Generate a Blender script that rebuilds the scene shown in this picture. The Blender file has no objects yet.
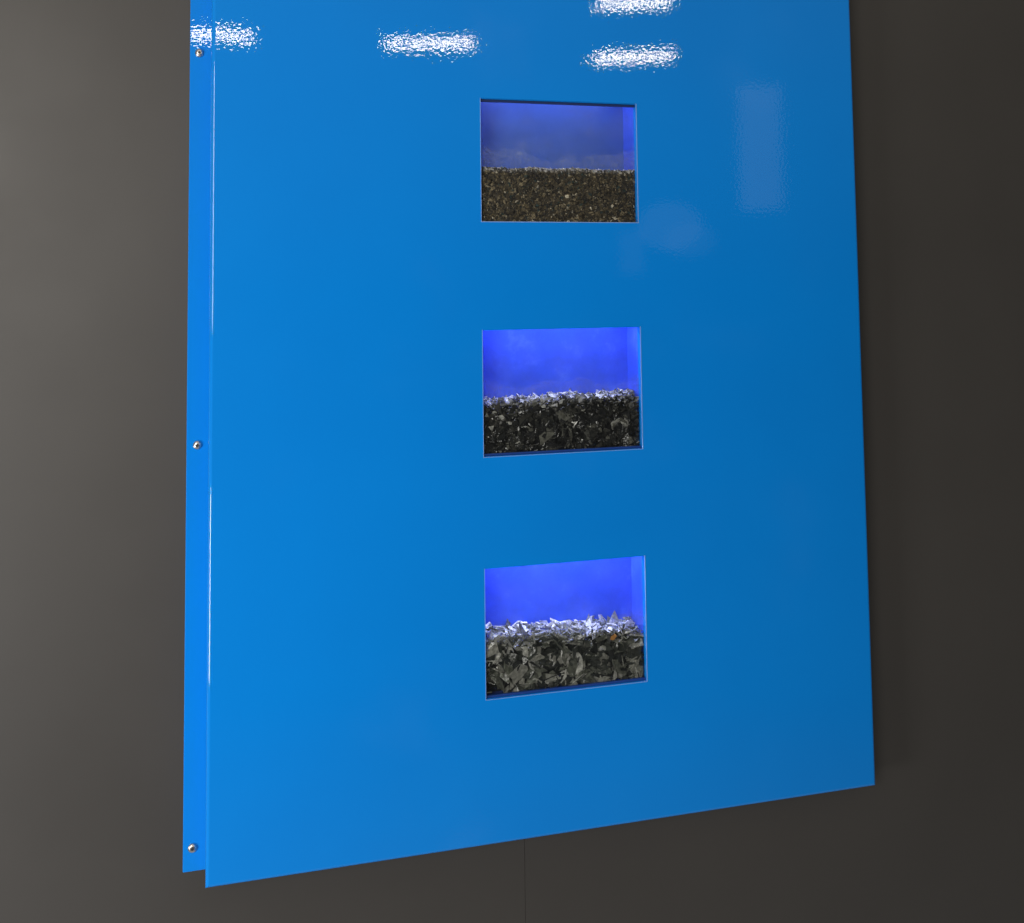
import bpy, bmesh, math, random
import numpy as np
from mathutils import Vector, Matrix, noise
S = bpy.context.scene
C = S.collection
S.view_settings.view_transform = 'Standard'
try: S.view_settings.look = 'None'
except Exception: pass
S.view_settings.exposure = 0

# ------------------------------------------------------------------ camera solve (pose of the lens before the panel)
WIN = [[(480.0,98.5),(636.5,103.5),(637.5,223),(480.5,223)], [(482.5,328.5),(641,326),(642.5,449),(484,457)], [(484,569.5),(645.5,556),(648.5,683),(486,699)]]
def basis(yaw, pit, rol):
    fw = np.array([math.sin(yaw)*math.cos(pit), math.cos(yaw)*math.cos(pit), math.sin(pit)])
    r = np.cross(fw, [0,0,1.0]); r /= np.linalg.norm(r); u = np.cross(r, fw)
    r2 = math.cos(rol)*r + math.sin(rol)*u; u2 = -math.sin(rol)*r + math.cos(rol)*u
    return r2, u2, fw
def proj(p, X):
    r,u,fw = basis(*p[3:6]); d = np.array(X)-p[0:3]; w = fw@d
    return np.array([512 + p[6]*1000*(r@d)/w, p[7]*1000 - p[6]*1000*(u@d)/w])
def model(p):
    W,wx0,zb,s,h,ztl,ztr,ww = p[8:16]; res = []
    res += list(proj(p,(0,0,0))-(205,890)); res += list(proj(p,(W,0,0))-(876,786))
    res += list(proj(p,(0,0,ztl))-(212,0)); res += list(proj(p,(W,0,ztr))-(851,0))
    for k in range(3):
        z0 = zb+(2-k)*s
        pts = [(wx0,z0+h),(wx0+ww,z0+h),(wx0+ww,z0),(wx0,z0)]
        for (x,z),q in zip(pts, WIN[k]): res += list(proj(p,(x,0,z))-q)
    res.append((p[6]-1.0)*20); res.append((p[7]-.28)*15); res.append((W-.85)*1000)
    return np.array(res)
p = np.array([.15,-1.25,.75, .19,.06,.0, 1.0,.28, .85,.34,.25,.29,.155,1.1,1.1,.2])
lam = 1e-2; e = model(p)
for it in range(150):
    J = np.zeros((len(e),16))
    for i in range(16):
        q = p.copy(); q[i] += 1e-6; J[:,i] = (model(q)-e)/1e-6
    A = J.T@J
    st = np.linalg.solve(A+lam*np.diag(np.diag(A)+1e-9), -J.T@e)
    q = p+st; e2 = model(q)
    if e2@e2 < e@e: p, e, lam = q, e2, lam*.4
    else: lam *= 4
CP = p[0:3]; R_,U_,F_ = basis(*p[3:6]); f = p[6]*1000; cy = p[7]*1000
W,wx0,zb,sp,wh,ztl,ztr,ww = p[8:16]; wx1 = wx0+ww
def ray(px,py):
    return R_*(px-512)/f + U_*(cy-py)/f + F_
def hit(px,py,Y):
    d = ray(px,py); t = (Y-CP[1])/d[1]; return CP+d*t
cam = bpy.data.cameras.new('camera'); co = bpy.data.objects.new('camera', cam); C.objects.link(co)
cam.sensor_fit='HORIZONTAL'; cam.sensor_width=36; cam.lens = f*36/1024
cam.shift_y = (cy-461.5)/1024; cam.clip_start=.01; cam.clip_end=200
M = Matrix.Identity(4)
for i in range(3):
    M[i][0]=R_[i]; M[i][1]=U_[i]; M[i][2]=-F_[i]; M[i][3]=CP[i]
co.matrix_world = M
S.camera = co

# ------------------------------------------------------------------ materials
def mat(name, base=(.5,.5,.5), rough=.5, metal=0, coat=0, coat_r=.03, spec=.5):
    m = bpy.data.materials.new(name); m.use_nodes = True
    b = m.node_tree.nodes['Principled BSDF']
    b.inputs['Base Color'].default_value = (*base,1); b.inputs['Roughness'].default_value = rough
    b.inputs['Metallic'].default_value = metal; b.inputs['Coat Weight'].default_value = coat
    b.inputs['Coat Roughness'].default_value = coat_r; b.inputs['Specular IOR Level'].default_value = spec
    return m, m.node_tree.nodes, m.node_tree.links, b
def noise_node(n, l, scale, detail=3, rough=.5, vec=None):
    t = n.new('ShaderNodeTexNoise'); t.inputs['Scale'].default_value=scale; t.inputs['Detail'].default_value=detail; t.inputs['Roughness'].default_value=rough
    if vec is None:
        c = n.new('ShaderNodeTexCoord'); vec = c.outputs['Object']
    l.new(vec, t.inputs['Vector']); return t
def ramp(n, l, fac, stops):
    r = n.new('ShaderNodeValToRGB'); l.new(fac, r.inputs[0])
    while len(r.color_ramp.elements) < len(stops): r.color_ramp.elements.new(.5)
    for e_,(pos,c) in zip(r.color_ramp.elements, stops):
        e_.position = pos; e_.color = (c,c,c,1) if isinstance(c,(int,float)) else (*c,1)
    return r
def bump(n,l,h,strength,dist):
    b = n.new('ShaderNodeBump'); b.inputs['Strength'].default_value=strength; b.inputs['Distance'].default_value=dist
    l.new(h, b.inputs['Height']); return b

blue, n, l, b = mat('blue_powder_coat', (0.0,.215,.74), .5, 0, .9, .02, .04)
nz = noise_node(n,l,260,1.5,.55); bp = bump(n,l,nz.outputs['Fac'],1.0,.000034)
l.new(bp.outputs['Normal'], b.inputs['Coat Normal'])
nz2 = noise_node(n,l,3,4,.6)
r = ramp(n,l,nz2.outputs['Fac'],[(.3,(0.0,.212,.71)),(.7,(0.0,.228,.75))]); l.new(r.outputs[0], b.inputs['Base Color'])
nz3 = noise_node(n,l,9,5,.6); r = ramp(n,l,nz3.outputs['Fac'],[(.35,.005),(.75,.014)]); l.new(r.outputs[0], b.inputs['Coat Roughness'])

wallm, n, l, b = mat('dark_laminate', (.045,.042,.039), .5, 0, 0, .03, .5)
nz = noise_node(n,l,2.2,5,.6); r = ramp(n,l,nz.outputs['Fac'],[(.3,(.042,.0392,.0365)),(.7,(.050,.0467,.0435))]); l.new(r.outputs[0], b.inputs['Base Color'])
nz = noise_node(n,l,6,5,.6); r = ramp(n,l,nz.outputs['Fac'],[(.3,.46),(.7,.52)]); l.new(r.outputs[0], b.inputs['Roughness'])
nz = noise_node(n,l,900,2,.5); bp = bump(n,l,nz.outputs['Fac'],.2,.0002); l.new(bp.outputs['Normal'], b.inputs['Normal'])

rimm, *_ = mat('cut_edge', (.24,.42,.85), .3, .3, .5, .1)
navym, *_ = mat('navy_shade', (.004,.02,.10), .5)  # shade under the opening's top edge, put into a dark navy colour
sillm, *_ = mat('sill_shade', (.006,.045,.24), .4)  # shaded sill of the opening, put into a dark blue colour
boxm, n, l, b = mat('box_interior_blue', (.03,.10,.75), .45, 0, .2, .2)
nz = noise_node(n,l,26,6,.65); r = ramp(n,l,nz.outputs['Fac'],[(.35,(.022,.085,.62)),(.58,(.031,.105,.73)),(.75,(.075,.17,.82))]); l.new(r.outputs[0], b.inputs['Base Color'])
dullm, n, l, b = mat('dull_back_blue', (.04,.11,.44), .6, 0, 0, .2)  # same paint as the box, coloured duller and darker for the top window
nz = noise_node(n,l,18,6,.65); r = ramp(n,l,nz.outputs['Fac'],[(.35,(.026,.092,.36)),(.6,(.034,.11,.42)),(.78,(.09,.16,.46))]); l.new(r.outputs[0], b.inputs['Base Color'])
steel, *_ = mat('screw_steel', (.62,.6,.57), .28, 1)
darkm, *_ = mat('recess_dark', (.02,.02,.022), .6)
brass, *_ = mat('amber_chip', (.6,.30,.08), .4)

def glass_mat(name, haze, tint, scale, zlo, wave):
    m = bpy.data.materials.new(name); m.use_nodes=True; n=m.node_tree.nodes; l=m.node_tree.links; n.clear()
    def math_(op,a,b_):
        q=n.new('ShaderNodeMath'); q.operation=op
        for i,v in enumerate((a,b_)):
            if isinstance(v,(int,float)): q.inputs[i].default_value=v
            else: l.new(v,q.inputs[i])
        return q.outputs[0]
    out = n.new('ShaderNodeOutputMaterial'); tr = n.new('ShaderNodeBsdfTransparent'); tr.inputs[0].default_value=(.95,.97,.97,1)
    gl = n.new('ShaderNodeBsdfGlossy'); gl.inputs['Roughness'].default_value=.02
    fr = n.new('ShaderNodeFresnel'); fr.inputs[0].default_value=1.5
    m1 = n.new('ShaderNodeMixShader'); l.new(fr.outputs[0],m1.inputs[0]); l.new(tr.outputs[0],m1.inputs[1]); l.new(gl.outputs[0],m1.inputs[2])
    df = n.new('ShaderNodeBsdfDiffuse'); df.inputs[0].default_value=(*tint,1)
    nz = noise_node(n,l,scale,7,.7); r = ramp(n,l,nz.outputs['Fac'],[(.42,haze*.5),(.6,haze),(.8,haze*2.6)])
    tc=n.new('ShaderNodeTexCoord'); sx=n.new('ShaderNodeSeparateXYZ'); l.new(tc.outputs['Object'],sx.inputs[0])
    mr=n.new('ShaderNodeMapRange'); mr.inputs[1].default_value=zlo-.004; mr.inputs[2].default_value=zlo+.008; mr.inputs[3].default_value=.10; l.new(sx.outputs['Z'],mr.inputs[0])
    wn=noise_node(n,l,14,3,.55); off=math_('MULTIPLY',wn.outputs['Fac'],.07); zz=math_('ADD',sx.outputs['Z'],off)
    m3=n.new('ShaderNodeMapRange'); m3.inputs[1].default_value=zlo+.053; m3.inputs[2].default_value=zlo+.058; m3.inputs[3].default_value=1; m3.inputs[4].default_value=0; l.new(zz,m3.inputs[0])
    fine=noise_node(n,l,260,3,.7); fr2=ramp(n,l,fine.outputs['Fac'],[(.45,.25),(.7,1.0)])
    tide=math_('MULTIPLY',math_('MULTIPLY',m3.outputs[0],fr2.outputs[0]),wave)
    tot=math_('MULTIPLY',math_('ADD',r.outputs[0],tide),mr.outputs[0])
    m2 = n.new('ShaderNodeMixShader'); l.new(tot,m2.inputs[0]); l.new(m1.outputs[0],m2.inputs[1]); l.new(df.outputs[0],m2.inputs[2])
    l.new(m2.outputs[0], out.inputs[0]); return m

def chip_mat(name, rough, bs, spec):
    m, n, l, b = mat(name, (.1,.1,.1), rough, 0, 0, .03, spec)
    a = n.new('ShaderNodeAttribute'); a.attribute_name='Col'
    nz = noise_node(n,l,bs,3,.6); r = ramp(n,l,nz.outputs['Fac'],[(.3,.45),(.7,1.4)])
    mx = n.new('ShaderNodeMix'); mx.data_type='RGBA'; mx.blend_type='MULTIPLY'; mx.inputs[0].default_value=1
    l.new(a.outputs['Color'], mx.inputs[6]); l.new(r.outputs[0], mx.inputs[7]); l.new(mx.outputs[2], b.inputs['Base Color'])
    nb = noise_node(n,l,bs*.8,3,.6); bp=bump(n,l,nb.outputs['Fac'],.7,.0014); l.new(bp.outputs['Normal'], b.inputs['Normal'])
    return m
chipm = chip_mat('crushed_flakes', .22, 240, .9)
grainm = chip_mat('crushed_grains', .4, 500, .4)

# ------------------------------------------------------------------ helpers
def obj(name, bm, m, parent=None):
    me = bpy.data.meshes.new(name)
    bmesh.ops.recalc_face_normals(bm, faces=bm.faces[:]); bm.to_mesh(me); bm.free()
    me.materials.append(m); o = bpy.data.objects.new(name, me); C.objects.link(o)
    if parent: o.parent = parent
    return o
def box(bm, x0,x1,y0,y1,z0,z1, bev=0):
    vs = [bm.verts.new((x,y,z)) for x in (x0,x1) for y in (y0,y1) for z in (z0,z1)]
    fs = [bm.faces.new([vs[i] for i in q]) for q in ((0,1,3,2),(4,6,7,5),(0,4,5,1),(2,3,7,6),(0,2,6,4),(1,5,7,3))]
    if bev:
        es = list({e_ for f_ in fs for e_ in f_.edges})
        bmesh.ops.bevel(bm, geom=es, offset=bev, segments=3, profile=.5, affect='EDGES')

D = .040
TOP = max(ztl,ztr)+.16
seam = hit(525,880,D)[0]

# ------------------------------------------------------------------ wall boards (setting)
def wall_board(x0,x1,hx0,hx1):
    bm = bmesh.new(); z0,z1 = -2.0, 2.6; hz0,hz1 = .08, TOP-.06
    xs = sorted({x0,x1,hx0,hx1}); zs=[z0,hz0,hz1,z1]
    V = {(i,k):bm.verts.new((x,D,z)) for i,x in enumerate(xs) for k,z in enumerate(zs)}
    for i in range(len(xs)-1):
        for k in range(3):
            if k==1 and xs[i]>=hx0-1e-6 and xs[i+1]<=hx1+1e-6: continue
            bm.faces.new([V[i,k],V[i+1,k],V[i+1,k+1],V[i,k+1]])
    r_ = bmesh.ops.extrude_face_region(bm, geom=bm.faces[:])
    for v in r_['geom']:
        if isinstance(v,bmesh.types.BMVert): v.co.y += .018
    o = obj('wall', bm, wallm); o['kind']='structure'; return o
wall_board(-3.2, seam-.0002, .10, seam-.0002)
wall_board(seam+.0002, 3.6, seam+.0002, W-.10)

# ------------------------------------------------------------------ the display panel
root = bpy.data.objects.new('display_panel', None); C.objects.link(root); root.location=(0,0,0)
root['label'] = 'glossy blue metal display panel with three lit windows, screwed to dark wall'; root['category']='display panel'
wz = [(zb+(2-k)*sp, zb+(2-k)*sp+wh) for k in range(3)]     # top, middle, bottom
bm = bmesh.new()
xs=[0,wx0,wx1,W]; zs=[0]+[v for k in (2,1,0) for v in wz[k]]+[TOP]
V={(i,k):bm.verts.new((x,0,z)) for i,x in enumerate(xs) for k,z in enumerate(zs)}
for i in range(3):
    for k in range(len(zs)-1):
        if i==1 and k%2==1: continue
        bm.faces.new([V[i,k],V[i+1,k],V[i+1,k+1],V[i,k+1]])
def on(v,ax,val): return abs(v.co[ax]-val)<1e-6
outer=[e_ for e_ in bm.edges if e_.is_boundary and any(all(on(v,ax,val) for v in e_.verts) for ax,val in ((0,0),(0,W),(2,0),(2,TOP)))]
r_=bmesh.ops.extrude_edge_only(bm, edges=outer)
for v in r_['geom']:
    if isinstance(v,bmesh.types.BMVert): v.co.y += D-.0045
bm.normal_update()
bmesh.ops.bevel(bm, geom=[e_ for e_ in outer if e_.is_valid], offset=.0045, segments=10, profile=.5, affect='EDGES')
face = obj('face_sheet', bm, blue, root)
# flange
fl0 = hit(182,873,D-.003); fl1 = hit(191,0,D-.003); flx=(fl0[0]+fl1[0])/2
bm=bmesh.new(); box(bm, flx, -.0002, D-.0032, D-.0004, fl0[2], TOP-.01, .0008)
flange = obj('flange', bm, blue, root)
# screws
def screw(px,py):
    P = hit(px,py,D-.0035); bm=bmesh.new(); y0=D-.0032
    N=28; prof=[(.0052,0),(.0052,-.0009),(.0046,-.0019),(.0034,-.0027),(.0020,-.0031)]
    rings=[[bm.verts.new((P[0]+r0*math.cos(2*math.pi*i/N), y0+yy, P[2]+r0*math.sin(2*math.pi*i/N))) for i in range(N)] for r0,yy in prof]
    for a,b_ in zip(rings,rings[1:]):
        for i in range(N): bm.faces.new([a[i],a[(i+1)%N],b_[(i+1)%N],b_[i]])
    bm.faces.new(rings[-1])
    s=obj('screw',bm,steel,root)
    for q in s.data.polygons: q.use_smooth=len(q.vertices)==4
    bm=bmesh.new(); vs=[bm.verts.new((P[0]+(.0021 if i%2 else .0013)*math.cos(math.pi*i/6), y0-.0032, P[2]+(.0021 if i%2 else .0013)*math.sin(math.pi*i/6))) for i in range(12)]
    f_=bm.faces.new(vs); g=bmesh.ops.extrude_face_region(bm,geom=[f_])
    for v in g['geom']:
        if isinstance(v,bmesh.types.BMVert): v.co.y+=.001
    obj('recess',bm,darkm,s)
for q in ((199.5,53),(197.5,445),(192.5,848)): screw(*q)

# windows
LV=[.43,.42,.415]
GY=.0068; BY=.052
for k,(z0,z1) in enumerate(wz):
    bm=bmesh.new(); t=.0009; e0=.00005; y0,y1=.0008,.0095
    box(bm, wx0+e0,wx0+t,y0,y1,z0+e0,z1-e0); box(bm, wx1-t,wx1-e0,y0,y1,z0+e0,z1-e0)
    box(bm, wx0+t,wx1-t,y0,y1,z1-t,z1-e0); box(bm, wx0+t,wx1-t,y0,y1,z0+e0,z0+t)
    fr=obj('window',bm,blue,root)
    bm=bmesh.new(); o_=.0001; i_=.0007; y0,y1=-.0003,.0006
    box(bm, wx0-o_,wx0+i_*.8,y0,y1,z0-o_,z1,.00015); box(bm, wx1-i_*1.2,wx1+o_,y0,y1,z0-o_,z1,.0002)
    box(bm, wx0+i_*.8,wx1-i_*1.2,y0,y1,z0-o_,z0+i_*(1.3 if k==0 else .7),.0002)
    obj('rim',bm,rimm,fr)
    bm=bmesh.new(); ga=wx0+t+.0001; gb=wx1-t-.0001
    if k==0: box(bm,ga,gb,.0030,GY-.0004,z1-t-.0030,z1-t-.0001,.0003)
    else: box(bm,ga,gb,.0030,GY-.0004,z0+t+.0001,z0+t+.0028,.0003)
    obj('shade_strip',bm,navym if k==0 else sillm,fr)  # added strips whose dark colour stands in for shade at the opening's edge
    bm=bmesh.new(); vs=[bm.verts.new(v) for v in ((wx0+t,GY,z0+t),(wx1-t,GY,z0+t),(wx1-t,GY,z1-t),(wx0+t,GY,z1-t))]; bm.faces.new(vs)
    gm = glass_mat('dusty_glass',[.08,.035,.045][k],[(.40,.45,.52),(.6,.64,.72),(.6,.64,.72)][k],[22,30,26][k], z0+wh*LV[k], [.20,.09,.14][k])
    obj('glass_pane',bm,gm,fr)
    UP=.05
    bm=bmesh.new(); a0,a1,c0,c1 = wx0-.001,wx1+.001,z0-.002,z1+UP; y0,y1=.0098,BY
    A=[bm.verts.new(v) for v in ((a0,y0,c0),(a1,y0,c0),(a1,y0,c1),(a0,y0,c1))]; B=[bm.verts.new(v) for v in ((a0,y1,c0),(a1,y1,c0),(a1,y1,c1),(a0,y1,c1))]
    for i in range(4): bm.faces.new([A[i],A[(i+1)%4],B[(i+1)%4],B[i]])
    w=[bm.verts.new(v) for v in ((a0,y0,z1+.0005),(a1,y0,z1+.0005))]; bm.faces.new([w[0],w[1],A[2],A[3]])
    lb=obj('light_box',bm,boxm,fr)
    bm=bmesh.new(); box(bm,a0,a1,BY,BY+.0015,c0,c1); obj('back_panel',bm,dullm if k==0 else boxm,fr)
    L=bpy.data.lights.new('led_strip','AREA'); L.shape='RECTANGLE'; L.size=.18; L.size_y=.03; L.energy=[.16,.28,.40][k]; L.color=(.74,.80,1)
    lo=bpy.data.objects.new('led_strip',L); C.objects.link(lo); lo.location=((wx0+wx1)/2,.030,z1+UP-.003)

# ------------------------------------------------------------------ crushed fillings
def filling(k, size, n, thin, pal, seed, level, var, label, el_=(.45,1), lit_boost=(1.5,.08), mt=None, scat=.4, bnd=.35, mm=(4,8), upr=2.0, smax=1.5, sg=.38, topf=.38):
    rng=np.random.default_rng(seed); z0,z1=wz[k]; yf=GY+.0005; yb=BY-.001; xa,xb=wx0+.0012,wx1-.0012
    zf=z0+.0012; H=z1-z0
    def surf(x,y):
        return zf+H*(level+var[0]*((x-xa)/(xb-xa)-.5)) + var[1]*noise.noise(Vector((x*28,y*28,seed))) + (y-yf)*var[2]
    V=[];Fc=[];Cc=[]
    cols=[c for c,w in pal]; ws=np.array([w for c,w in pal]); ws=ws/ws.sum()
    for i in range(n):
        x=rng.uniform(xa,xb); toplay=False
        if rng.random()>topf: y=yf+abs(rng.normal(0,size*.45)); top=surf(x,y); z=rng.uniform(zf,top)
        else: y=rng.uniform(yf,yb); top=surf(x,y); z=top-abs(rng.normal(0,size*scat)); toplay=True
        s=size*min(rng.lognormal(-.15,sg),smax); th=size*thin*rng.uniform(.6,1.5)
        m=rng.integers(*mm); nr=rng.normal(size=3)
        if toplay or top-z<size*.6:
            nr[2]*=upr; s=min(s,size*1.05)
        elif y<yf+size*.4 and rng.random()<.65: nr[1]*=2.4
        nr/=np.linalg.norm(nr); a=np.cross(nr,rng.normal(size=3)); a/=np.linalg.norm(a); b_=np.cross(nr,a)
        el=rng.uniform(*el_); ang=np.sort((np.arange(m)+rng.uniform(-.4,.4,m))*2*np.pi/m); rr=rng.uniform(.30,.62,m)*s
        bend=rng.normal(0,bnd)
        ba=len(V); c=np.array([x,y,z])
        for sd in (-.5,.5):
            sc=1 if sd<0 else rng.uniform(.75,1.0)
            for q in range(m):
                lx=rr[q]*math.cos(ang[q])*sc; ly=rr[q]*math.sin(ang[q])*el*sc
                P=c+a*lx+b_*ly+nr*(sd*th+bend*lx*lx/s*2+rng.normal(0,th*.12))
                P[0]=min(max(P[0],xa),xb); P[1]=min(max(P[1],yf+rng.uniform(0,.0002)),yb); P[2]=max(P[2],zf)
                V.append(P)
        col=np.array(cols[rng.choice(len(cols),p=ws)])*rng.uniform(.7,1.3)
        if toplay: col=np.minimum(col*lit_boost[0]+lit_boost[1]*rng.uniform(.2,1.8),.85)  # top layer coloured paler, standing in for light from the strip above
        Fc.append([ba+q for q in range(m)][::-1]); Fc.append([ba+m+q for q in range(m)])
        for q in range(m): Fc.append([ba+q,ba+(q+1)%m,ba+m+(q+1)%m,ba+m+q])
        Cc += [col]*(m+2)
    nx=24; ba=len(V)
    for i in range(nx+1):
        x=xa+.0005+(xb-xa-.001)*i/nx; tf=surf(x,yf)-size*.6; tb=surf(x,yb)-size*.6
        V += [np.array([x,yf+size*.6,zf+.0003]),np.array([x,yf+size*.6,tf]),np.array([x,yb-.0003,tb])]
    for i in range(nx):
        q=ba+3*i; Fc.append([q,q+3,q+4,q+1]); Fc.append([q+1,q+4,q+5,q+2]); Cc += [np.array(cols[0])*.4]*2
    me=bpy.data.meshes.new('crushed_glass'); me.from_pydata([tuple(v) for v in V],[],Fc)
    at=me.color_attributes.new('Col','FLOAT_COLOR','CORNER')
    buf=np.ones((len(me.loops),4)); j=0
    for pl,c in zip(Fc,Cc):
        buf[j:j+len(pl),:3]=c; j+=len(pl)
    at.data.foreach_set('color',buf.ravel()); me.materials.append(mt)
    o=bpy.data.objects.new('crushed_glass',me); C.objects.link(o)
    o['kind']='stuff'; o['label']=label; o['category']='crushed glass'
filling(0,.0041,12500,.7,[((.016,.012,.007),3.6),((.058,.044,.024),4.8),((.135,.105,.056),3.4),((.32,.26,.16),1.2),((.02,.05,.05),.5),((.75,.68,.54),.3)],3,LV[0],(.0,.003,.03),'fine brown and grey granules filling the topmost window',lit_boost=(1.9,.32),mt=grainm,scat=.4,sg=.45)
filling(1,.0130,1900,.10,[((.006,.007,.006),6),((.014,.015,.012),4.4),((.042,.042,.034),2.0),((.13,.13,.11),1.0),((.42,.42,.39),.25)],5,LV[1]-.005,(.02,.007,.06),'blackish crushed flakes of medium size filling the middle window',el_=(.45,.95),lit_boost=(2.4,.24),mt=chipm,scat=.40,bnd=.35,mm=(4,7),upr=2.6,sg=.5,smax=1.8)
filling(2,.0215,950,.07,[((.012,.016,.013),2.8),((.045,.052,.042),3.0),((.15,.16,.13),3.0),((.38,.38,.34),2.3),((.64,.64,.60),.9)],33,LV[2],(-.04,.004,.05),'coarse grey and dark green shards filling the lowest window',el_=(.4,.85),lit_boost=(1.3,.14),mt=chipm,bnd=.35,scat=.25,mm=(5,8),upr=3.4,sg=.42,smax=1.6)
P=hit(613,637,GY+.001); bm=bmesh.new()
vs=[bm.verts.new((P[0]+x,GY+.0002+y,P[2]+z)) for x,y,z in ((-.004,.0002,-.003),(.001,.0,-.0035),(.005,.0002,.001),(.003,.0004,.0035),(-.003,.0003,.001))]
f_=bm.faces.new(vs); g=bmesh.ops.extrude_face_region(bm,geom=[f_])
for v in g['geom']:
    if isinstance(v,bmesh.types.BMVert): v.co.y+=.0014
am=obj('glass_shard',bm,brass); am['label']='small amber shard near top right of the coarse shards, lowest window'; am['category']='shard'

# ------------------------------------------------------------------ light
w=bpy.data.worlds.new('World'); S.world=w; w.use_nodes=True
n=w.node_tree.nodes; l=w.node_tree.links; bg=n['Background']
tc=n.new('ShaderNodeTexCoord'); sx=n.new('ShaderNodeSeparateXYZ'); l.new(tc.outputs['Generated'],sx.inputs[0])
mr=n.new('ShaderNodeMapRange'); mr.inputs[1].default_value=-1; mr.inputs[2].default_value=1; l.new(sx.outputs['Z'],mr.inputs[0])
r=ramp(n,l,mr.outputs[0],[(0,(.75,.75,.75)),(.20,(.50,.50,.50)),(.32,(.10,.10,.10)),(.50,(.06,.06,.06)),(.60,(.22,.205,.19)),(.68,(.40,.37,.33)),(1,(.6,.56,.5))])
nz=noise_node(n,l,9,4,.6,tc.outputs['Generated']); r2=ramp(n,l,nz.outputs['Fac'],[(.50,.85),(.60,1.0),(.68,1.7)])
mx=n.new('ShaderNodeMix'); mx.data_type='RGBA'; mx.blend_type='MULTIPLY'; mx.inputs[0].default_value=1
l.new(r.outputs[0],mx.inputs[6]); l.new(r2.outputs[0],mx.inputs[7])
l.new(mx.outputs[2],bg.inputs[0]); bg.inputs[1].default_value=.62

def area(name, loc, tgt, sx_, sy_, rad, col=(1,1,1), shape='RECTANGLE'):
    L=bpy.data.lights.new(name,'AREA'); L.shape=shape; L.size=sx_; L.size_y=sy_; L.energy=rad*math.pi*sx_*sy_; L.color=col
    o=bpy.data.objects.new(name,L); C.objects.link(o)
    d=(Vector(tgt)-Vector(loc)).normalized(); xax=d.cross(Vector((0,0,1))).normalized(); up=xax.cross(d)
    m=Matrix((( xax.x,up.x,-d.x,0),(xax.y,up.y,-d.y,0),(xax.z,up.z,-d.z,0),(0,0,0,1)))
    o.matrix_world=Matrix.Translation(loc)@m; return o
def mirror(px,py,dist=None,H=None):
    P=hit(px,py,0); d=ray(px,py); d=d/np.linalg.norm(d); d[1]*=-1
    t = dist if dist else (CP[2]+H-P[2])/d[2]
    return P+d*t, t+np.linalg.norm(P-CP)
for (xa_,ya_,xb_,yb_) in ((171,31,248,37),(387,40,472,47),(594,54,671,60),(599,1,669,6)):
    Pm,tt=mirror((xa_+xb_)/2,(ya_+yb_)/2,H=3.2)
    ln=math.hypot(xb_-xa_,yb_-ya_)*tt/f; th=6*tt/f
    area('ceiling_lamp',Pm,tuple(hit((xa_+xb_)/2,(ya_+yb_)/2,0)),ln,th,42,(1,.89,.66))
Pm,tt=mirror(760,148,dist=6); area('doorway_light',Pm,tuple(hit(760,148,0)),40*tt/f,120*tt/f,.40)
Pm,tt=mirror(670,226,dist=3); area('round_reflection_light',Pm,tuple(hit(670,226,0)),62*tt/f,48*tt/f,.20,shape='ELLIPSE')  # unseen dim lamp, added for the pale round reflection on the panel
Pm,tt=mirror(690,240,dist=3.4); area('overlap_reflection_light',Pm,tuple(hit(690,240,0)),50*tt/f,34*tt/f,.10,shape='ELLIPSE')  # second unseen dim lamp, added to overlap the round reflection
Pm,tt=mirror(632,252,dist=3); area('upright_reflection_light',Pm,tuple(hit(632,252,0)),24*tt/f,44*tt/f,.14)  # unseen upright dim lamp, added as lower left part of that reflection
Pm,tt=mirror(-115,190,dist=2.2); area('left_glow_light',tuple(Pm),(W/2,0,.5),.8,.9,13.5,(1,.95,.88))  # unseen soft lamp added at left for the glow on the wall
area('low_left_fill',(-1.1,-.80,-.05),(.3,0,.12),.4,.45,24.0,(1,.99,.98))  # unseen lamp added to brighten the lower left of the panel
area('overhead_fill',(.0,-2.0,2.9),(W/2,0,.3),2.4,1.2,.8,(1,.93,.82))  # unseen soft lamp added above as fill for panel and wall
